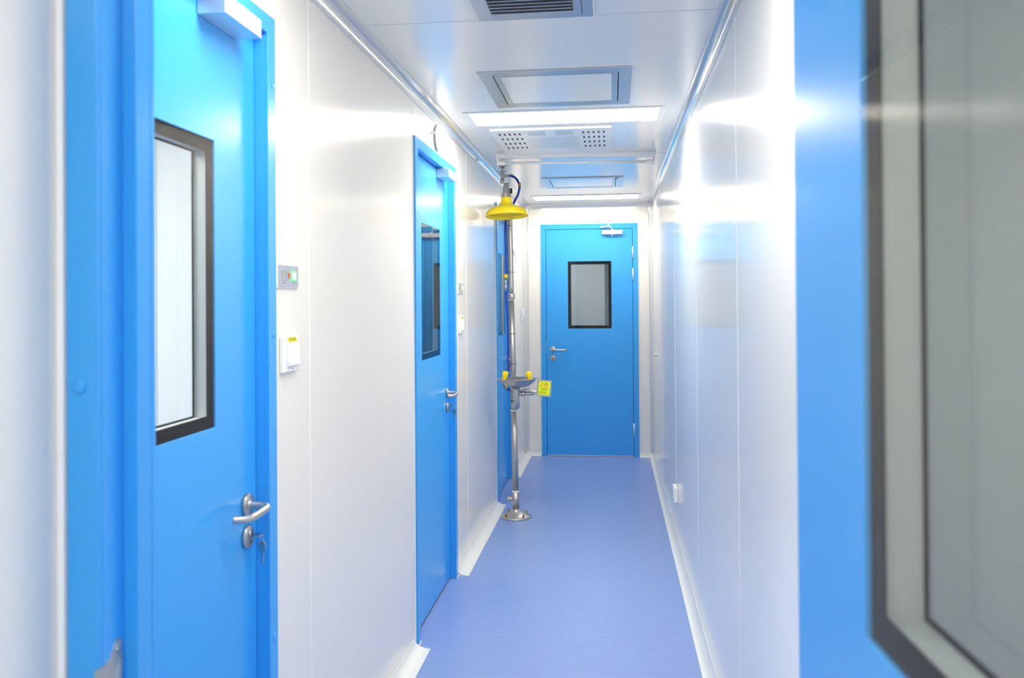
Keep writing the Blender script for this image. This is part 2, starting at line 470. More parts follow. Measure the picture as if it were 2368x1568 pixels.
def make_door(name, label, loc, rotz, mirror, recess, style, leaf_flush=False):
    root = thing(name, label, 'door', loc, rotz, kind='structure')
    def X(x): return FW - x if mirror else x        # x measured from the hinge side; latch is at FW
    def rng(a, b): a, b = X(a), X(b); return (min(a,b), max(a,b))
    # frame
    bm = NB()
    u_frame(bm, 0, FW, FT, FH, -0.011, -0.0005)
    u_frame(bm, 0.0105, FW-0.0105, FT-0.0105, FH-0.0105, -0.0005, WT)
    fr = obj('door_frame', bm, 'blue', root, bevel=0.0012)
    yl = recess; yb = recess + 0.042
    bm = NB(); u_frame(bm, FT, FW-FT, 0.014, FH-FT, yb+0.002, yb+0.016)
    obj('door_stop', bm, 'gap', root)
    # leaf
    g = 0.003
    bm = NB()
    wx = rng(FW-WX1, FW-WX0)
    ring(bm, FT+g, FW-FT-g, 0.010, FH-FT-g, wx[0], wx[1], WZ0, WZ1, yl, yb)
    lf = obj('door_leaf', bm, 'blue', root, bevel=0.001)
    window_parts(lf, wx[0], wx[1], WZ0, WZ1, yl, yb, {'door_1': 'glass_clear', 'door_4': 'glass_end'}.get(name, 'glass_coated'))
    if style == 'end':
        bm = NB(); box(bm, FT+g, FW-FT-g, yl-0.006, yl+0.01, 0.004, 0.0095)
        obj('bottom_seal', bm, 'alu', lf)
    else:
        bm = NB(); box(bm, FT+g, FW-FT-g, yl+0.004, yb-0.004, 0.0006, 0.0095)
        obj('bottom_seal', bm, 'dark', lf)
    lx = X(FW-0.100)
    if style == 'end': lx = X(FW - 0.106)
    lever(lf, lx, 0.966 if style == 'end' else 0.954, yl, (1 if mirror else -1))
    lock(lf, lx, 0.886 if style == 'end' else 0.881, yl)
    # latch faceplate in the gap
    bm = NB(); a, b = rng(FW-FT-0.0028, FW-FT-0.0004); box(bm, a, b, yl+0.004, yl+0.03, 0.93, 1.04)
    obj('latch_plate', bm, 'steel', lf)
    if style == 'end':
        for z0 in (1.78, 1.582, 0.190):
            bm = NB(); xh = X(FT-0.001)
            tube(bm, [(xh, yl-0.008, z0), (xh, yl-0.008, z0+0.112)], 0.0070, 16)
            tube(bm, [(xh, yl-0.008, z0+0.0555), (xh, yl-0.008, z0+0.0565)], 0.0074, 16)
            a, b = rng(FT-0.0015, FT+0.002); box(bm, a, b, yl-0.008, yl+0.02, z0+0.002, z0+0.110)
            obj('hinge', bm, 'alu', root)
        # hydraulic closer on the leaf, arm to the frame head
        zc = 2.018; xc = 0.641+0.006
        bm = NB(); box(bm, xc-0.078, xc+0.078, yl-0.042, yl-0.0005, zc-0.019, zc+0.019)
        cl = obj('closer_body', bm, 'alu', lf, bevel=0.004)
        for s in (-1, 1):
            bm = NB(); lathe(bm, [(0,0),(0.021,0),(0.021,0.010),(0.018,0.014),(0,0.014)], 28, aim((xc+s*0.078, yl-0.021, zc), (s,0,0)))
            obj('closer_cap', bm, 'whitemetal', cl)
        bm = NB(); lathe(bm, [(0.011,0),(0.011,0.008),(0.006,0.014),(0,0.016)], 20, aim((xc, yl-0.022, zc-0.019), (0,0,-1))); obj('closer_spindle', bm, 'alu', cl)
        bm = NB()
        lathe(bm, [(0.010,0),(0.010,0.010),(0.007,0.018),(0,0.019)], 20, aim((xc, yl-0.022, zc+0.019), (0,0,1)))
        tube(bm, [(xc, yl-0.022, zc+0.036), (xc-0.030, yl-0.090, zc+0.046)], 0.0065, 12)
        tube(bm, [(xc-0.030, yl-0.090, zc+0.040), (xc-0.030, yl-0.090, zc+0.072)], 0.0085, 12)
        tube(bm, [(xc-0.030, yl-0.090, zc+0.056), (xc-0.075, yl-0.022, zc+0.050)], 0.0065, 12)
        box(bm, xc-0.105, xc-0.055, yl-0.024, -0.0115, zc+0.042, zc+0.056)
        obj('closer_arm', bm, 'alu', cl)
        cap(fr, X(0.10), FH-0.022, -0.011)
    else:
        # magnetic lock at the head on the latch side
        a, b = rng(FW-0.318, FW-0.143)
        bm = NB(); box(bm, a, b, -0.040, yl-0.0005, 2.008, 2.050)
        mg = obj('magnetic_lock', bm, 'alu', lf, bevel=0.0015)
        bm = NB(); box(bm, a+0.01, b-0.03, -0.030, yl-0.004, 2.0503, 2.0545); obj('lock_bracket', bm, 'alublue', mg)
        for z in (0.62, 1.34, 1.94): cap(fr, X(FW-0.018), z, -0.011)
        cap(fr, X(FW-0.20), FH-0.022, -0.011)
        # dabs of sealant at the foot of the frame
        bm = NB(); box(bm, FW-FT-0.002, FW+0.004, -0.0145, -0.0115, 0.0, 0.006); box(bm, 0-0.004, FT, -0.0145, -0.0115, 0, 0.006); box(bm, -0.0045, -0.0005, -0.003, -0.0005, 0.0, FH)
        obj('sealant_bead', bm, 'seam', fr)
    return root

door_specs = [
    ('door_1', 'nearest blue steel door on the left wall, pale room behind its window', DOORS[0]),
    ('door_2', 'middle blue steel door on the left wall, below the round gauge', DOORS[1]),
    ('door_3', 'narrow slice of blue door on the left wall behind the emergency shower', DOORS[2])]
for n_, lab, s in door_specs:
    make_door(n_, lab, LW(s), LROT, False, 0.022, 'side')
make_door('door_4', 'blue door closing the far end of the corridor with a small window', (EX, D, 0), 0.0, True, -0.004, 'end')

# the doorway the view is taken through: frame, strike and the leaf swung open at right
r5 = thing('door_5', 'near blue doorway, blurred jamb at left and open glazed leaf at right', 'door', (0, VY0, 0), 0, kind='structure')
bm = NB()
xa, xb, T = OX0-0.037, OX1+0.037, VY1-VY0
prism(bm, [(xa,0.0),(xa,FH),(xb,FH),(xb,0.0),(xb-0.037,0.0),(xb-0.037,FH-0.037),(xa+0.037,FH-0.037),(xa+0.037,0.0)], 'y', -0.009, -0.0005)
u_frame(bm, OX0-0.0245, OX1+0.0245, 0.0245, FH-0.0205, -0.0005, 0.042)
u_frame(bm, OX0-0.0245, OX1+0.0245, 0.0415, FH-0.0205, 0.042, T)
u_frame(bm, xa, xb, 0.054, FH, T+0.0005, T+0.010)
fr5 = obj('door_frame', bm, 'blue', r5, bevel=0.0015)
cap(fr5, OX0-0.022, 1.325, -0.009)
# lock strike plate on the left rebate
bm = NB()
zt = 1.030
out = [(-0.0085, zt-0.021), (0.006, zt-0.0205), (0.013, zt-0.018), (0.018, zt-0.012), (0.023, zt-0.004), (0.028, zt), (0.033, zt-0.004), (0.035, zt-0.02), (0.035, zt-0.20), (-0.0085, zt-0.20)]
prism(bm, out, 'x', OX0+0.0002, OX0+0.0022)
box(bm, OX0-0.002, OX0+0.0022, -0.0125, -0.0085, zt-0.19, zt-0.021)
sp = obj('strike_plate', bm, 'steel', fr5, label='grey steel lock strike on the blurred left jamb')
bm = NB(); prism(bm, [(0.020, zt-0.040), (0.024, zt-0.031), (0.030, zt-0.026), (0.030, zt-0.13), (0.020, zt-0.13)], 'x', OX0+0.0022, OX0+0.0027); obj('strike_hole', bm, 'grey', sp)
bm = NB(); lathe(bm, [(0,0),(0.0035,0),(0.0035,0.001),(0,0.0015)], 16, aim((OX0+0.0022, 0.024, zt-0.013), (1,0,0))); obj('screw', bm, 'steel2', sp)
# leaf: local x=0 hinge edge, thickness 0..0.042 in -y... turned open
LEAF_W = OX1-OX0-0.008
leaf5 = bpy.data.objects.new('door_leaf_pivot', None)
bpy.data.objects.remove(leaf5)
bm = NB()
# closed position: face towards corridor at local y=+0.042, hinge at local x=0 going -x; rotated about the pivot
ring(bm, -LEAF_W, 0.0, 0.010, FH-0.041, -(0.1975+0.3916), -0.1975, WZ0, WZ1, 0.0, 0.042)
lf5 = obj('door_leaf', bm, 'blue', r5, loc=(OX1-0.001, -0.0015, 0), rot=(0, 0, math.radians(92.6)), bevel=0.0012, label='blue leaf swung open along the right side')
window_parts(lf5, -(0.1975+0.3916), -0.1975, WZ0, WZ1, 0.0, 0.042, 'glass_clear')
lever(lf5, -(LEAF_W-0.06), 0.966, 0.0, 1); lock(lf5, -(LEAF_W-0.06), 0.886, 0.0)
for z0 in (1.78, 0.19):
    bm = NB(); tube(bm, [(OX1+0.002, -0.0165, z0), (OX1+0.002, -0.0165, z0+0.11)], 0.0065, 16); obj('hinge', bm, 'alu', r5)

# ------------------------------------------------------------------ ceiling lights
def ceiling_light(label, x0, x1, y0, y1, glow, group=None):
    cx, cy = (x0+x1)/2, (y0+y1)/2
    t = thing('ceiling_light', label, 'ceiling light', (cx, cy, CH), 0, group)
    hx, hy = (x1-x0)/2, (y1-y0)/2
    bm = NB()   # ring in the xy plane: build in xz and turn
    ring(bm, -hx-0.026, hx+0.026, -hy-0.022, hy+0.022, -hx, hx, -hy, hy, 0.0, 0.005)
    for v in bm.verts: v.co = Vector((v.co.x, v.co.z, -v.co.y-0.0003))
    obj('light_frame', bm, 'whitemetal', t, bevel=0.002)
    bm = NB(); box(bm, -hx+0.0005, hx-0.0005, -hy+0.0005, hy-0.0005, -0.0045, -0.001)
    obj('diffuser', bm, glow, t, label='lit white diffuser panel')
    return t
ceiling_light('bright rectangular ceiling light just behind the front access hatch', -0.656, 0.220, 3.810, 4.070, 'glow')
ceiling_light('bright rectangular ceiling light nearest the far door', -0.652, 0.222, 6.950, 7.225, 'glowfar')
ceiling_light('ceiling light of the entrance room behind the viewpoint', -0.50, 0.42, -0.55, -0.29, 'glowhid')
ceiling_light('ceiling light at the near end of the corridor just inside the doorway', -0.656, 0.220, 1.42, 1.68, 'glowdoor')
ceiling_light('ceiling light of the pale room behind the nearest left door', -2.2, -1.3, 1.2, 1.46, 'glowroom')
ceiling_light('ceiling light of the room beyond the far door', -0.9, -0.1, 8.7, 8.96, 'glowdim')

# ------------------------------------------------------------------ ceiling grille near the top edge
t = thing('ceiling_vent', 'louvred air grille in the ceiling at the top edge of the view', 'air vent', (-0.225, 2.36, CH))
def flat_ring(bm, x0, x1, y0, y1, a0, a1, b0, b1, z0, z1):
    n0 = len(bm.verts)
    ring(bm, x0, x1, y0, y1, a0, a1, b0, b1, z0, z1)
    bm.verts.ensure_lookup_table()
    for v in bm.verts[n0:]: v.co = Vector((v.co.x, v.co.z, v.co.y))
bm = NB()
flat_ring(bm, -0.175, 0.178, -0.165, 0.165, -0.128, 0.118, -0.12, 0.118, -0.012, -0.0005)
obj('vent_frame', bm, 'alublue', t, bevel=0.002)
bm = NB(); box(bm, -0.127, 0.117, -0.119, 0.117, -0.0025, -0.0008); obj('duct_back', bm, 'darkslot', t)
for k in range(9):
    y = -0.108 + k*0.0265
    bm = NB(); box(bm, -0.127, 0.117, -0.001, 0.001, -0.009, 0.009, mtx=Matrix.Translation((0, y, -0.009)) @ Matrix.Rotation(math.radians(-42), 4, 'X'))
    obj('louvre', bm, 'alublue', t)
bm = NB(); box(bm, 0.142, 0.144, -0.12, 0.14, -0.0126, -0.0121); obj('release_slot', bm, 'dark', t)

# ------------------------------------------------------------------ access hatches
def hatch(label, x0, x1, y0, y1):
    cx, cy = (x0+x1)/2, (y0+y1)/2; hx, hy = (x1-x0)/2, (y1-y0)/2
    t = thing('access_hatch', label, 'ceiling hatch', (cx, cy, CH), 0, 'ceiling access hatches')
    bm = NB(); w_ = 0.052
    flat_ring(bm, -hx, hx, -hy, hy, -hx+w_, hx-w_, -hy+w_, hy-w_, -0.006, -0.0005)
    obj('hatch_frame', bm, 'alublue', t, bevel=0.0015)
    bm = NB(); g = w_+0.005
    flat_ring(bm, -hx+g, hx-g, -hy+g, hy-g, -hx+g+0.022, hx-g-0.022, -hy+g+0.018, hy-g-0.018, -0.006, -0.0012)
    obj('lid_edge', bm, 'alublue', t, bevel=0.001)
    bm = NB(); box(bm, -hx+w_+0.0003, hx-w_-0.0003, -hy+w_+0.0003, hy-w_-0.0003, -0.0010, -0.0003); obj('lid_gap', bm, 'dark', t)
    bm = NB(); box(bm, -hx+g+0.0225, hx-g-0.0225, -hy+g+0.0185, hy-g-0.0185, -0.0045, -0.0012); obj('hatch_lid', bm, 'ceil', t)
    return t
hatch('square metal framed access hatch in the ceiling before the near light', -0.505, 0.085, 3.122, 3.705)
h2 = hatch('square access hatch in the ceiling beyond the tube lamp', -0.497, 0.087, 5.925, 6.480)
bm = NB(); box(bm, 0.245-0.012, 0.245+0.012, -0.245, -0.235, -0.009, -0.0062); obj('hatch_catch', bm, 'dark', h2)

# ------------------------------------------------------------------ perforated air steriliser panel
t = thing('air_purifier', 'white perforated air unit panel in the ceiling behind the near light', 'ceiling unit', (-0.302, 4.495, CH))
bm = NB(); box(bm, -0.305, 0.305, -0.35, 0.35, -0.018, -0.0005)
zf = -0.0185
for side in (-1, 1):
    for i in range(5):
        for j in range(4):
            x = side*0.215 + (i-2)*0.026; y = -0.25 + j*0.125
            box(bm, x-0.0048, x+0.0048, y-0.025, y+0.025, zf, -0.018, 1)
obj('unit_panel', bm, ['whitemetal', 'darkslot'], t)
for sx in (-0.075, 0.065):
    bm = NB()
    for j in range(6): box(bm, sx-0.045, sx+0.045, -0.30+j*0.018, -0.293+j*0.018, zf, -0.018)
    obj('small_louvre', bm, 'grey', t)
    bm = NB(); box(bm, sx-0.04, sx+0.04, 0.245, 0.30, zf-0.0005, -0.018); obj('label_plate', bm, 'white', t)
bm = NB()
for i in range(34): box(bm, -0.135+i*0.008, -0.1325+i*0.008, -0.15, 0.16, zf, -0.018)
obj('filter_slits', bm, 'alublue', t)

# ------------------------------------------------------------------ tube lamp under the ceiling
pl_, pr_ = Vector((-0.680, 4.885, CH)), Vector((0.262, 4.975, CH))
dv = pr_-pl_; L_ = dv.length
t = thing('tube_lamp', 'slim white tube lamp fixture across the ceiling above the shower', 'lamp', pl_, math.atan2(dv.y, dv.x))
bm = NB(); prism(bm, [(-0.028,-0.0005), (0.028,-0.0005), (0.028,-0.014), (0.018,-0.030), (-0.018,-0.030), (-0.028,-0.014)], 'x', 0, L_)
obj('lamp_housing', bm, 'whitemetal', t, bevel=0.001)
for s, x0 in ((1, 0.0), (-1, L_)):
    bm = NB()
    box(bm, min(x0+s*0.006, x0+s*0.014), max(x0+s*0.006, x0+s*0.014), -0.012, 0.012, -0.072, -0.0302)
    tube(bm, [(x0+s*0.014, 0, -0.058), (x0+s*0.056, 0, -0.058)], 0.0125, 18)
    obj('lamp_holder', bm, 'white', t, bevel=0.001)
bm = NB(); tube(bm, [(0.056, 0, -0.058), (L_-0.056, 0, -0.058)], 0.0078, 18); obj('tube', bm, 'tube', t)

# ------------------------------------------------------------------ pressure gauges
def gauge(label, s, z):
    t = thing('pressure_gauge', label, 'gauge', LW(s, 0.0, z), LROT, 'round gauges above the left doors')
    bm = NB(); lathe(bm, [(0,0.0005),(0.061,0.0005),(0.062,0.003),(0.062,0.008),(0.059,0.011),(0.056,0.011),(0.055,0.008),(0,0.008)], 44, aim((0,0,0),(0,-1,0)))
    obj('gauge_case', bm, 'casegrey', t)
    bm = NB(); lathe(bm, [(0,0.0082),(0.0545,0.0082),(0.0545,0.0092),(0,0.0092)], 44, aim((0,0,0),(0,-1,0))); obj('dial', bm, 'white', t)
    bm = NB()
    for k in range(21):
        a = math.radians(-50 + 280*k/20); c, s_ = math.cos(a), math.sin(a)
        r0, r1 = (0.040, 0.049) if k % 5 == 0 else (0.044, 0.049)
        tube(bm, [(c*r0, -0.0097, s_*r0), (c*r1, -0.0097, s_*r1)], 0.0006, 5)
    obj('dial_scale', bm, 'dark', t)
    bm = NB(); tube(bm, [(-0.004, -0.0105, 0.002), (0.022, -0.0105, -0.026)], [0.0016, 0.0004], 6); obj('needle', bm, 'red', t)
    bm = NB(); tube(bm, [(-0.105, -0.0005, 0.005), (-0.105, -0.020, 0.005)], 0.005, 12); lathe(bm, [(0,0.0005),(0.010,0.0005),(0.010,0.003),(0,0.003)], 20, aim((-0.105,0,0.005),(0,-1,0)))
    obj('pressure_port', bm, 'white', t)
gauge('round pressure gauge on the wall above the middle left door', 3.802, 2.176)
gauge('round pressure gauge above the third door, beside the shower arm', 6.20, 2.176)

# ------------------------------------------------------------------ interlock panels and switches
def panel(label, s0):
    t = thing('interlock_panel', label, 'control panel', LW(s0+0.066, 0, 1.4835), LROT, 'door interlock panels beside the left doors')
    bm = NB(); box(bm, -0.067, 0.067, -0.005, -0.0005, -0.031, 0.031); obj('panel_rim', bm, 'white', t, bevel=0.002)
    bm = NB(); box(bm, -0.062, 0.062, -0.0075, -0.0052, -0.026, 0.026)
    ring(bm, -0.044, -0.015, -0.013, 0.011, -0.0425, -0.0165, -0.0115, 0.0095, -0.0080, -0.0075, 1)
    box(bm, -0.031, -0.0285, -0.0080, -0.0075, -0.006, 0.005, 1); box(bm, -0.038, -0.021, -0.0080, -0.0075, -0.0185, -0.0165, 1)
    box(bm, 0.029, 0.034, -0.0080, -0.0075, -0.0195, -0.0175, 1)
    M.setdefault('print', mat('grey_green_print', (0.20, 0.27, 0.28), 0.5))
    obj('face_plate', bm, ['grey', 'print'], t)
    bm = NB(); box(bm, -0.005, 0.006, -0.0095, -0.0077, -0.006, 0.008); obj('red_button', bm, 'redled', t, bevel=0.0008)
    bm = NB(); box(bm, 0.012, 0.043, -0.0095, -0.0077, -0.012, 0.013); g_ = obj('green_lamp', bm, 'green', t, bevel=0.004)
    bm = NB(); box(bm, 0.018, 0.037, -0.0105, -0.0097, -0.008, 0.009); obj('lamp_core', bm, 'greencore', g_, bevel=0.0003)
    return t
panel('grey door interlock panel with glowing green lamp beside the nearest left door', 1.940)
panel('small interlock panel with green lamp beside the middle left door', 4.300)

def switch(label, s0, dz=0.0):
    t = thing('wall_switch', label, 'switch', LW(s0+0.052, 0, 1.2885+dz), LROT, 'push switches beside the left doors')
    bm = NB(); box(bm, -0.050, 0.050, -0.012, -0.0005, -0.046, 0.046); obj('switch_plate', bm, 'white', t, bevel=0.003)
    bm = NB(); box(bm, -0.028, 0.046, -0.018, -0.0122, -0.030, 0.028, mtx=None)
    for v in bm.verts:
        if v.co.y < -0.017 and v.co.z > 0: v.co.y += 0.004
    obj('rocker', bm, 'white', t, bevel=0.002)
    bm = NB(); box(bm, -0.022, 0.032, -0.0128, -0.0122, 0.029, 0.0415); st = obj('sticker', bm, 'stick', t)
    bm = NB()
    for k, (a, b) in enumerate(((-0.018,0.006), (-0.010,0.006), (-0.001,0.005), (0.006,0.006), (0.014,0.005), (0.021,0.007))):
        box(bm, a, a+b, -0.0132, -0.0129, 0.0375, 0.0387); box(bm, a, a+b, -0.0132, -0.0129, 0.0325, 0.0335); box(bm, a+b*0.4, a+b*0.6, -0.0132, -0.0129, 0.0325, 0.0387)
    obj('sticker_text', bm, 'olive', st)
    bm = NB(); box(bm, 0.004, 0.011, -0.0126, -0.0122, -0.0395, -0.0375); obj('maker_mark', bm, 'dark', t)
    return t
switch('white push switch with yellow sticker beside the nearest left door', 1.957)
switch('white push switch with yellow sticker beside the middle left door', 4.318)

t = thing('wall_socket', 'small white double plate on the left wall near the far corner', 'socket', LW(7.32, 0, 1.290), LROT)
bm = NB(); box(bm, -0.09, 0.0, -0.012, -0.0005, -0.052, 0.052)
for dx, dz in ((-0.06,-0.02), (-0.03,-0.02), (-0.045,0.02)): box(bm, dx-0.004, dx+0.004, -0.0126, -0.0120, dz-0.006, dz+0.006, 1)
obj('plate', bm, ['white', 'dark'], t)
bm = NB(); box(bm, 0.004, 0.09, -0.018, -0.0005, -0.030, 0.045); obj('switch_box', bm, 'white', t, bevel=0.003)

# right wall bits
t = thing('power_socket', 'white socket low on the right wall above the skirting', 'socket', (BX, 4.86, 0.300), -PI/2)
bm = NB(); box(bm, -0.055, 0.055, -0.024, -0.0005, -0.043, 0.043); obj('socket_cover', bm, 'white', t, bevel=0.004)
bm = NB(); box(bm, -0.035, 0.035, -0.0265, -0.0242, -0.030, 0.030)
for dx, dz in ((-0.012,-0.006), (0.012,-0.006), (0.0,0.012)): box(bm, dx-0.0015, dx+0.0015, -0.0270, -0.0265, dz-0.005, dz+0.005, 1)
obj('socket_face', bm, ['whitemetal', 'dark'], t)
t = thing('wall_hook', 'tiny white knob on the right wall near the far corner', 'hook', (BX, 6.97, 0.955), -PI/2)
bm = NB(); lathe(bm, [(0,0.0005),(0.012,0.0005),(0.012,0.006),(0.007,0.010),(0.007,0.016),(0.010,0.020),(0.006,0.024),(0,0.0245)], 20, aim((0,0,0),(0,-1,0)))
obj('knob', bm, 'white', t)
bm = NB(); lathe(bm, [(0,0.0003),(0.018,0.0003),(0.018,0.002),(0.012,0.0035)], 20, aim((0,0,0),(0,-1,0))); obj('base_plate', bm, 'whitemetal', t)

# ------------------------------------------------------------------ keys
def key_shape(bm, m_):
    """flat key in the xz plane, bow on top, hanging down"""
    out = [(-0.0035,0.0), (-0.0075,-0.002), (-0.0105,-0.008), (-0.0105,-0.016), (-0.008,-0.023), (-0.0045,-0.025), (-0.0045,-0.029), (-0.0030,-0.030), (-0.0030,-0.050), (-0.001,-0.054),
           (0.0018,-0.052), (0.0022,-0.046), (0.0012,-0.043), (0.0022,-0.040), (0.0012,-0.036), (0.0022,-0.033), (0.0045,-0.030), (0.0045,-0.025), (0.008,-0.023), (0.0105,-0.016), (0.0105,-0.008), (0.0075,-0.002), (0.0035,0.0)]
    n0 = len(bm.verts); prism(bm, out, 'y', -0.001, 0.001); bm.verts.ensure_lookup_table()
    for v in bm.verts[n0:]: v.co = m_ @ v.co
def key_set(label, s):
    # local frame like the doors; origin at the lock on the leaf face
    t = thing('key_set', label, 'keys', LW(s, 0, 0.881), LROT)
    y0 = 0.022 - 0.0135
    bm = NB()    # key in the lock: blade along -y, bow turned flat
    m_ = Matrix.Translation((0, y0-0.0275, 0.006)) @ Matrix.Rotation(PI/2, 4, 'X') @ Matrix.Scale(0.92, 4)
    n0 = len(bm.verts)
    out = [(-0.0035,0.0), (-0.0105,-0.004), (-0.0115,-0.012), (-0.008,-0.020), (-0.0035,-0.022), (-0.0030,-0.027), (0.0030,-0.027), (0.0035,-0.022), (0.008,-0.020), (0.0115,-0.012), (0.0105,-0.004), (0.0035,0.0)]
    prism(bm, [(x*1.1, -z) for x, z in out], 'y', -0.001, 0.001)
    # put: local z of outline -> -y direction; tip at the lock
    for v in bm.verts:
        x, y, z = v.co; v.co = Vector((x, y0 - 0.027 + z*1.0, 0.006 + y))
    obj('lock_key', bm, 'steel2', t)
    bm = NB()
    pts = [(0.0, y0-0.0235 + 0.0*math.cos(a), 0) for a in (0,)]
    pts = [(0.009*math.cos(a), y0-0.024, 0.0065-0.0085+0.0095*math.sin(a)) for a in [2*PI*k/24 for k in range(25)]]
    tube(bm, pts, 0.0007, 6, caps=False); obj('key_ring', bm, 'steel2', t)
    bm = NB(); key_shape(bm, Matrix.Translation((0.001, y0-0.0245, -0.0095)) @ Matrix.Rotation(math.radians(72), 4, 'Z')); obj('spare_key', bm, 'steel2', t)
    return t
key_set('key in the nearest left door lock with a spare hanging', DOORS[0]+FW-0.100)
key_set('small key pair in the middle left door lock', DOORS[1]+FW-0.100)

# ------------------------------------------------------------------ emergency shower
BXc, BYc = -0.633, 5.395
sh = thing('emergency_shower', 'stainless emergency shower and eyewash stand with yellow head on the left', 'emergency shower', (BXc, BYc, 0))
def px_pole(z): return -0.0135*z           # lean of the pole
def PP(z, dx=0.0, dy=0.0): return Vector((px_pole(z)+dx, dy, z))
bm = NB(); lathe(bm, [(0,0.0),(0.099,0.0),(0.100,0.005),(0.097,0.010),(0.075,0.018),(0.045,0.034),(0.027,0.050),(0.024,0.056),(0,0.056)], 48)
fl = obj('base_flange', bm, 'steel', sh)
for a in (35, 125, 215, 305):
    a = math.radians(a+8)
    c = Vector((0.080*math.cos(a), 0.080*math.sin(a), 0.0155))
    bm = NB(); lathe(bm, [(0.0085,-0.002),(0.0085,0.009),(0.005,0.010),(0.005,0.018),(0,0.019)], 6, Matrix.Translation(c), smooth=False); obj('bolt', bm, 'brass', fl)
bm = NB(); tube(bm, [PP(0.050), PP(0.168)], 0.0225, 28); obj('lower_fitting', bm, 'steel', sh)
bm = NB(); tube(bm, [PP(0.168), PP(0.698)], 0.0205, 28); obj('lower_pole', bm, 'steel', sh)
bm = NB(); tube(bm, [PP(0.698), PP(1.435)], 0.0190, 28); obj('middle_pole', bm, 'steel', sh)
bm = NB(); tube(bm, [PP(1.420), PP(1.428), PP(1.452), PP(1.462)], [0.0195, 0.0215, 0.0215, 0.0175], 28); obj('pole_collar', bm, 'steel2', sh)
bm = NB()
top = [PP(1.455), PP(1.80), PP(2.02), PP(2.085, 0, -0.012), PP(2.137, 0, -0.055), PP(2.153, 0, -0.115), PP(2.142, 0.002, -0.185), PP(2.108, 0.003, -0.232), PP(2.05, 0.004, -0.245)]
tube(bm, top, 0.0160, 24, smooth_n=5); obj('upper_pipe', bm, 'steel', sh)
for z in (0.168, 0.697): 
    bm = NB(); tube(bm, [PP(z-0.006), PP(z), PP(z+0.006)], [0.0228, 0.0236, 0.0222], 24); obj('thread_tape', bm, 'ptfe', sh)
for z in (1.417, 1.457):
    bm = NB(); tube(bm, [PP(z-0.002), PP(z+0.002)], 0.0222, 24); obj('thread_tape', bm, 'ptfe', sh)
bm = NB(); tube(bm, [PP(0.118, -0.018), PP(0.118, -0.048)], 0.0125, 18); tube(bm, [PP(0.118, -0.040), PP(0.118, -0.056)], 0.0155, 18); obj('inlet_stub', bm, 'steel', sh)
# head
hm = Matrix.Translation(PP(1.940, 0.010, -0.245)) @ Matrix.Rotation(math.radians(-2.4), 4, 'Y') @ Matrix.Rotation(math.radians(-3.8), 4, 'X')
bm = NB()
prof = [(0.131,0.0),(0.1335,0.002),(0.1325,0.015),(0.126,0.031),(0.112,0.045),(0.090,0.056),(0.066,0.064),(0.050,0.073),(0.040,0.083),(0.034,0.094),(0.0325,0.102),(0.0325,0.117),(0.030,0.120),(0.016,0.120),
        (0.016,0.100),(0.030,0.085),(0.045,0.066),(0.082,0.046),(0.104,0.035),(0.119,0.023),(0.1265,0.011),(0.1285,0.002),(0.131,0.0)]
lathe(bm, prof, 56, hm)
hd = obj('shower_head', bm, 'yellow', sh, label='yellow bell shaped shower head')
bm = NB(); lathe(bm, [(0.0, 0.020), (0.120, 0.020), (0.120, 0.022), (0, 0.022)], 48, hm); obj('spray_plate', bm, 'cup', hd)
# pull rod
bm = NB()
rx, ry = 0.030, -0.155
tube(bm, [PP(2.215, rx-0.012, ry), PP(2.232, rx-0.008, ry), PP(2.215, rx-0.004, ry), PP(1.740, rx+0.002, ry)], 0.0016, 8)
tube(bm, [PP(1.740, rx+0.002, ry), PP(1.655, rx+0.012, ry), PP(1.652, rx+0.022, ry), PP(1.660, rx+0.027, ry), PP(1.740, rx+0.002, ry)], 0.0016, 8)
tube(bm, [PP(2.200, rx-0.012, ry), PP(2.06, rx-0.014, ry)], 0.0013, 8)
tube(bm, [PP(2.222, rx-0.002, ry), PP(2.212, rx+0.022, ry)], 0.0018, 8)
pr = obj('pull_rod', bm, 'steel', sh)
bm = NB(); box(bm, -0.006, 0.008, -0.008, 0.008, -0.016, 0.016, mtx=Matrix.Translation(PP(2.112, rx-0.001, ry))); obj('rod_clip', bm, 'dark', pr)
# bowl
bx_, by_ = 0.049, -0.200
bz = 0.872
bm = NB()
prof = [(0.0,0.0),(0.030,0.0005),(0.060,0.007),(0.090,0.022),(0.110,0.040),(0.120,0.053),(0.132,0.0555),(0.132,0.0575),(0.118,0.056),(0.107,0.043),(0.088,0.026),(0.058,0.011),(0.030,0.004),(0,0.0035)]
lathe(bm, prof, 56, Matrix.Translation((bx_-0.012, by_, bz-0.005)))
bw = obj('eyewash_bowl', bm, 'steel2', sh)
bm = NB(); tube(bm, [(bx_-0.065-0.012, by_, bz+0.035), (bx_-0.012, by_, bz+0.030), (bx_+0.065-0.012, by_, bz+0.035)], 0.008, 14); tube(bm, [(bx_-0.012, by_, bz), (bx_-0.012, by_, bz+0.03)], 0.010, 14); obj('spray_pipe', bm, 'steel', bw)
for s in (-1, 1):
    m_ = aim((bx_-0.012+s*0.082, by_, bz+0.034), (-s*0.18, 0, 1))
    m_ = aim((bx_-0.012+s*0.082, by_, bz+0.034), (-s*0.16 if s > 0 else 0.16, 0, 1))
    bm = NB(); lathe(bm, [(0,0),(0.0105,0),(0.0105,0.012),(0.014,0.020),(0.018,0.036),(0.0192,0.058),(0.017,0.062),(0,0.062)], 28, m_); obj('eyewash_nozzle', bm, 'cup', bw)
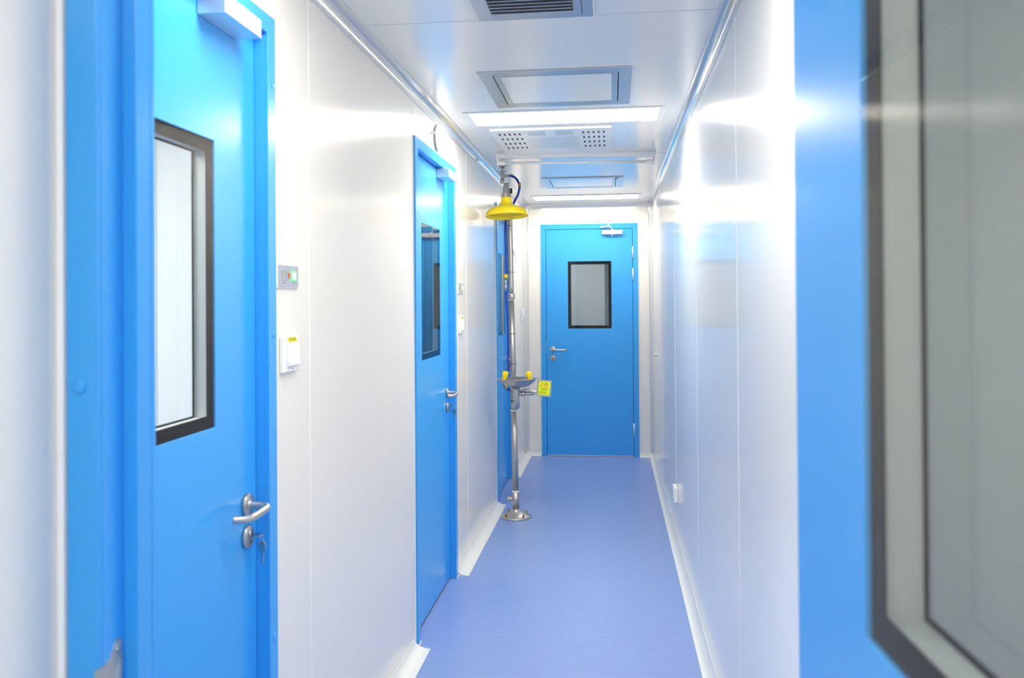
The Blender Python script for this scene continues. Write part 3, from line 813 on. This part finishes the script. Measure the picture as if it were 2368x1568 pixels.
# body under the bowl: fat elbow that turns back to the pole
bm = NB()
ex_ = bx_-0.024
tube(bm, [(ex_, by_, bz-0.006), (ex_, by_, bz-0.075), (ex_, by_+0.012, bz-0.110), (ex_-0.006, by_+0.045, bz-0.128), (ex_-0.018, by_+0.10, bz-0.132), (px_pole(0.74), 0.0, 0.740)], [0.026, 0.026, 0.027, 0.026, 0.022, 0.019], 26, smooth_n=5)
tube(bm, [(ex_, by_, bz-0.018), (ex_, by_, bz-0.006)], 0.0285, 26)
obj('drain_elbow', bm, 'steel2', sh)
bm = NB(); tube(bm, [(ex_-0.018, by_-0.03, bz-0.018), (ex_-0.019, by_-0.03, bz-0.088)], 0.0015, 8); lathe(bm, [(0,0),(0.006,0),(0.006,0.005),(0,0.006)], 14, aim((ex_-0.019, by_-0.026, bz-0.09), (0,-1,0))); obj('level_rod', bm, 'dark', sh)
# valve pipe to the right
bm = NB()
vz = bz-0.043
tube(bm, [(ex_+0.02, by_, vz), (ex_+0.055, by_, vz)], 0.0125, 18)
tube(bm, [(ex_+0.038, by_, vz), (ex_+0.060, by_, vz)], 0.0165, 8)
tube(bm, [(ex_+0.060, by_, vz), (ex_+0.100, by_, vz-0.001), (ex_+0.113, by_, vz+0.004), (ex_+0.119, by_-0.004, vz+0.016)], [0.0115, 0.0115, 0.013, 0.011], 18, smooth_n=3)
vp = obj('valve_pipe', bm, 'steel2', sh)
bm = NB(); tube(bm, [(ex_+0.030, by_-0.01, vz+0.020), (ex_+0.080, by_-0.012, vz+0.024), (ex_+0.105, by_-0.010, vz+0.016), (ex_+0.137, by_-0.008, vz+0.006)], [0.006, 0.008, 0.007, 0.005], 12, smooth_n=3); box(bm, ex_+0.066, ex_+0.092, by_-0.020, by_-0.004, vz+0.012, vz+0.030); obj('valve_lever', bm, 'steel', vp)
# push plate with its sign, slightly turned
ppm = Matrix.Translation((0.207, by_-0.008, 0.864)) @ Matrix.Rotation(math.radians(4.0), 4, 'Y') @ Matrix.Rotation(math.radians(-6), 4, 'Z')
bm = NB(); box(bm, -0.045, 0.045, 0.0, 0.002, -0.052, 0.052)
for v in bm.verts: pass
pp = obj('push_plate', bm, 'steel', sh, bevel=0.0); pp.matrix_local = ppm
# rounded corners for the plate
bv = bmesh.new(); bv.from_mesh(pp.data)
es = [e for e in bv.edges if abs((e.verts[0].co-e.verts[1].co).normalized().y) > 0.9]
bmesh.ops.bevel(bv, geom=es, offset=0.007, segments=5, affect='EDGES', profile=0.5); bv.to_mesh(pp.data); bv.free()
bm = NB(); box(bm, -0.0375, 0.0385, -0.0008, -0.0001, -0.043, 0.043); sg = obj('sign_face', bm, 'signyel', pp, label='lime yellow sign reading PUSH')
def text_mesh(txt, size, name, m, parent, loc, rot):
    cu = bpy.data.curves.new(name, 'FONT'); cu.body = txt; cu.size = size; cu.align_x = 'CENTER'; cu.extrude = 0.0002; cu.space_character = 1.25
    cu.offset = 0.0003
    tmp = bpy.data.objects.new('tmp_text', cu); COL.objects.link(tmp)
    bpy.context.view_layer.update()
    me = bpy.data.meshes.new_from_object(tmp.evaluated_get(bpy.context.evaluated_depsgraph_get()))
    bpy.data.objects.remove(tmp); bpy.data.curves.remove(cu)
    me.name = name; me.materials.clear(); me.materials.append(M[m])
    o = bpy.data.objects.new(name, me); COL.objects.link(o); o.parent = parent; o.location = loc; o.rotation_euler = rot
    return o
text_mesh('PUSH', 0.0125, 'sign_text', 'olive', sg, (0.0, -0.0011, -0.0125), (PI/2, 0, 0))
bm = NB()
def arc_pts(cx, cz, r, a0, a1, n=10): return [(cx+r*math.cos(math.radians(a0+(a1-a0)*k/n)), -0.0010, cz+r*math.sin(math.radians(a0+(a1-a0)*k/n))) for k in range(n+1)]
tube(bm, arc_pts(0.002, 0.010, 0.026, 178, 112), 0.0009, 6)
tube(bm, [(0.004,-0.001,0.013),(0.0045,-0.001,0.026),(0.009,-0.001,0.030),(0.019,-0.001,0.029),(0.022,-0.001,0.024),(0.023,-0.001,0.012)], 0.0014, 6)
tube(bm, [(0.004,-0.001,0.015),(0.006,-0.001,0.007),(0.011,-0.001,0.0035),(0.024,-0.001,0.0035)], 0.0013, 6)
box(bm, 0.006, 0.018, -0.0013, -0.0009, 0.025, 0.030)
tube(bm, [(-0.016,-0.001,0.012),(-0.009,-0.001,0.020),(-0.003,-0.001,0.012)], 0.0005, 5); box(bm, -0.016, -0.002, -0.0012, -0.0009, 0.008, 0.0095)
obj('sign_symbol', bm, 'red', sg)
bm = NB()
for i, z in enumerate((-0.0235, -0.0270, -0.0305, -0.0340)):
    x = -0.031
    while x < 0.012:
        w_ = random.uniform(0.002, 0.005); box(bm, x, x+w_, -0.0012, -0.0009, z, z+0.0014); x += w_+0.0012
obj('small_print', bm, 'olive', sg)
# hose and ties
HM = 'hose'
def off(x, y, z): return (x-BXc, y-BYc, z)
vx, vy = -0.700, 5.345           # ceiling valve position
bm = NB()
tube(bm, [off(vx+0.041, vy, 2.222), off(vx+0.055, vy, 2.223), off(vx+0.085, vy, 2.208), off(vx+0.107, vy, 2.172), off(vx+0.110, vy, 2.140), off(vx+0.098, vy+0.01, 2.100), off(vx+0.076, vy+0.02, 2.062), off(vx+0.052, vy+0.055, 2.02),
          off(vx+0.018, vy+0.045, 1.955), off(vx+0.012, vy+0.035, 1.90), off(vx+0.014, vy+0.03, 1.76), off(vx+0.015, vy+0.03, 1.62), off(vx+0.017, vy+0.03, 1.575)], 0.0078, 14, smooth_n=5)
tube(bm, [off(vx+0.013, vy+0.03, 1.478), off(vx+0.014, vy+0.03, 1.40), off(vx+0.022, vy+0.03, 1.30), off(vx+0.026, vy+0.03, 1.16), off(vx+0.024, vy+0.03, 1.05), off(vx+0.029, vy+0.03, 1.00), off(vx+0.022, vy+0.03, 0.945),
          off(vx+0.002, vy+0.025, 0.90), off(vx-0.002, vy+0.02, 0.868), off(vx+0.012, vy+0.02, 0.842), off(vx+0.036, vy+0.035, 0.828)], 0.0070, 14, smooth_n=5)
hs = obj('water_hose', bm, HM, sh, label='blue braided hose strapped along the pole')
bm = NB(); tube(bm, [off(vx+0.014, vy+0.03, 1.585), off(vx+0.014, vy+0.03, 1.562)], 0.0125, 16); obj('yellow_clip', bm, 'cup', hs, label='yellow hose clip')
bm = NB(); tube(bm, [off(vx+0.109, vy, 2.178), off(vx+0.111, vy, 2.150)], 0.0092, 14); obj('hose_label', bm, 'brass', hs)
bm = NB(); tube(bm, [off(vx+0.001, vy+0.022, 0.866), off(vx+0.014, vy+0.021, 0.842)], 0.0098, 14); obj('hose_band', bm, 'cup', hs)
bm = NB()
zz = [1.562, 1.548, 1.546, 1.530, 1.528, 1.510, 1.508, 1.494, 1.492, 1.478]; rr = [0.006,0.006,0.010,0.010,0.0075,0.0075,0.0105,0.0105,0.007,0.007]
tube(bm, [off(vx+0.013, vy+0.03, z) for z in zz], rr, 12); obj('hose_coupling', bm, 'steel2', hs)
for z in (1.905, 1.600, 1.200, 1.000):
    bm = NB()
    r_ = 0.0206 if z < 1.45 else 0.0175
    pts = []
    for k in range(25):
        a = 2*PI*k/24
        pts.append(PP(z + 0.001*math.sin(a), (r_+0.0015)*math.cos(a) - (0.019 if math.cos(a) < -0.3 else 0), (r_+0.0015)*math.sin(a)))
    tube(bm, pts, 0.0013, 6, caps=False)
    if z in (1.600, 1.000): tube(bm, [PP(z, r_, -0.006), PP(z-0.002, r_+0.016, -0.010)], 0.0010, 5)
    obj('cable_tie', bm, 'dark', hs)

# ceiling water valve
t = thing('water_valve', 'chrome stop valve hanging from the ceiling beside the shower arm', 'valve', (vx, vy, CH))
bm = NB(); tube(bm, [(0,0,-0.001), (0,0,-0.045)], 0.0085, 16); lathe(bm, [(0,-0.0005),(0.022,-0.0005),(0.020,-0.006),(0.009,-0.010)], 24); obj('drop_pipe', bm, 'steel2', t)
bm = NB(); tube(bm, [(0,0,-0.045),(0,0,-0.052),(0,0,-0.070),(0,0,-0.090),(0,0,-0.094),(0,0,-0.112)], [0.011,0.013,0.011,0.011,0.0145,0.0160], 18)
tube(bm, [(0,0,-0.066), (0.030,0,-0.066)], 0.0075, 14); tube(bm, [(0.012,0,-0.066), (0.022,0,-0.066)], 0.0105, 6); tube(bm, [(0.026,0,-0.066), (0.040,0,-0.066)], 0.0088, 14)
vb = obj('valve_body', bm, 'steel2', t)
bm = NB(); tube(bm, [(-0.026,0,-0.040), (0.026,0,-0.036)], 0.004, 10); lathe(bm, [(0,0),(0.011,0),(0.011,0.006),(0,0.006)], 16, aim((0,0,-0.044),(0,0,1))); obj('valve_handle', bm, 'steel2', vb)
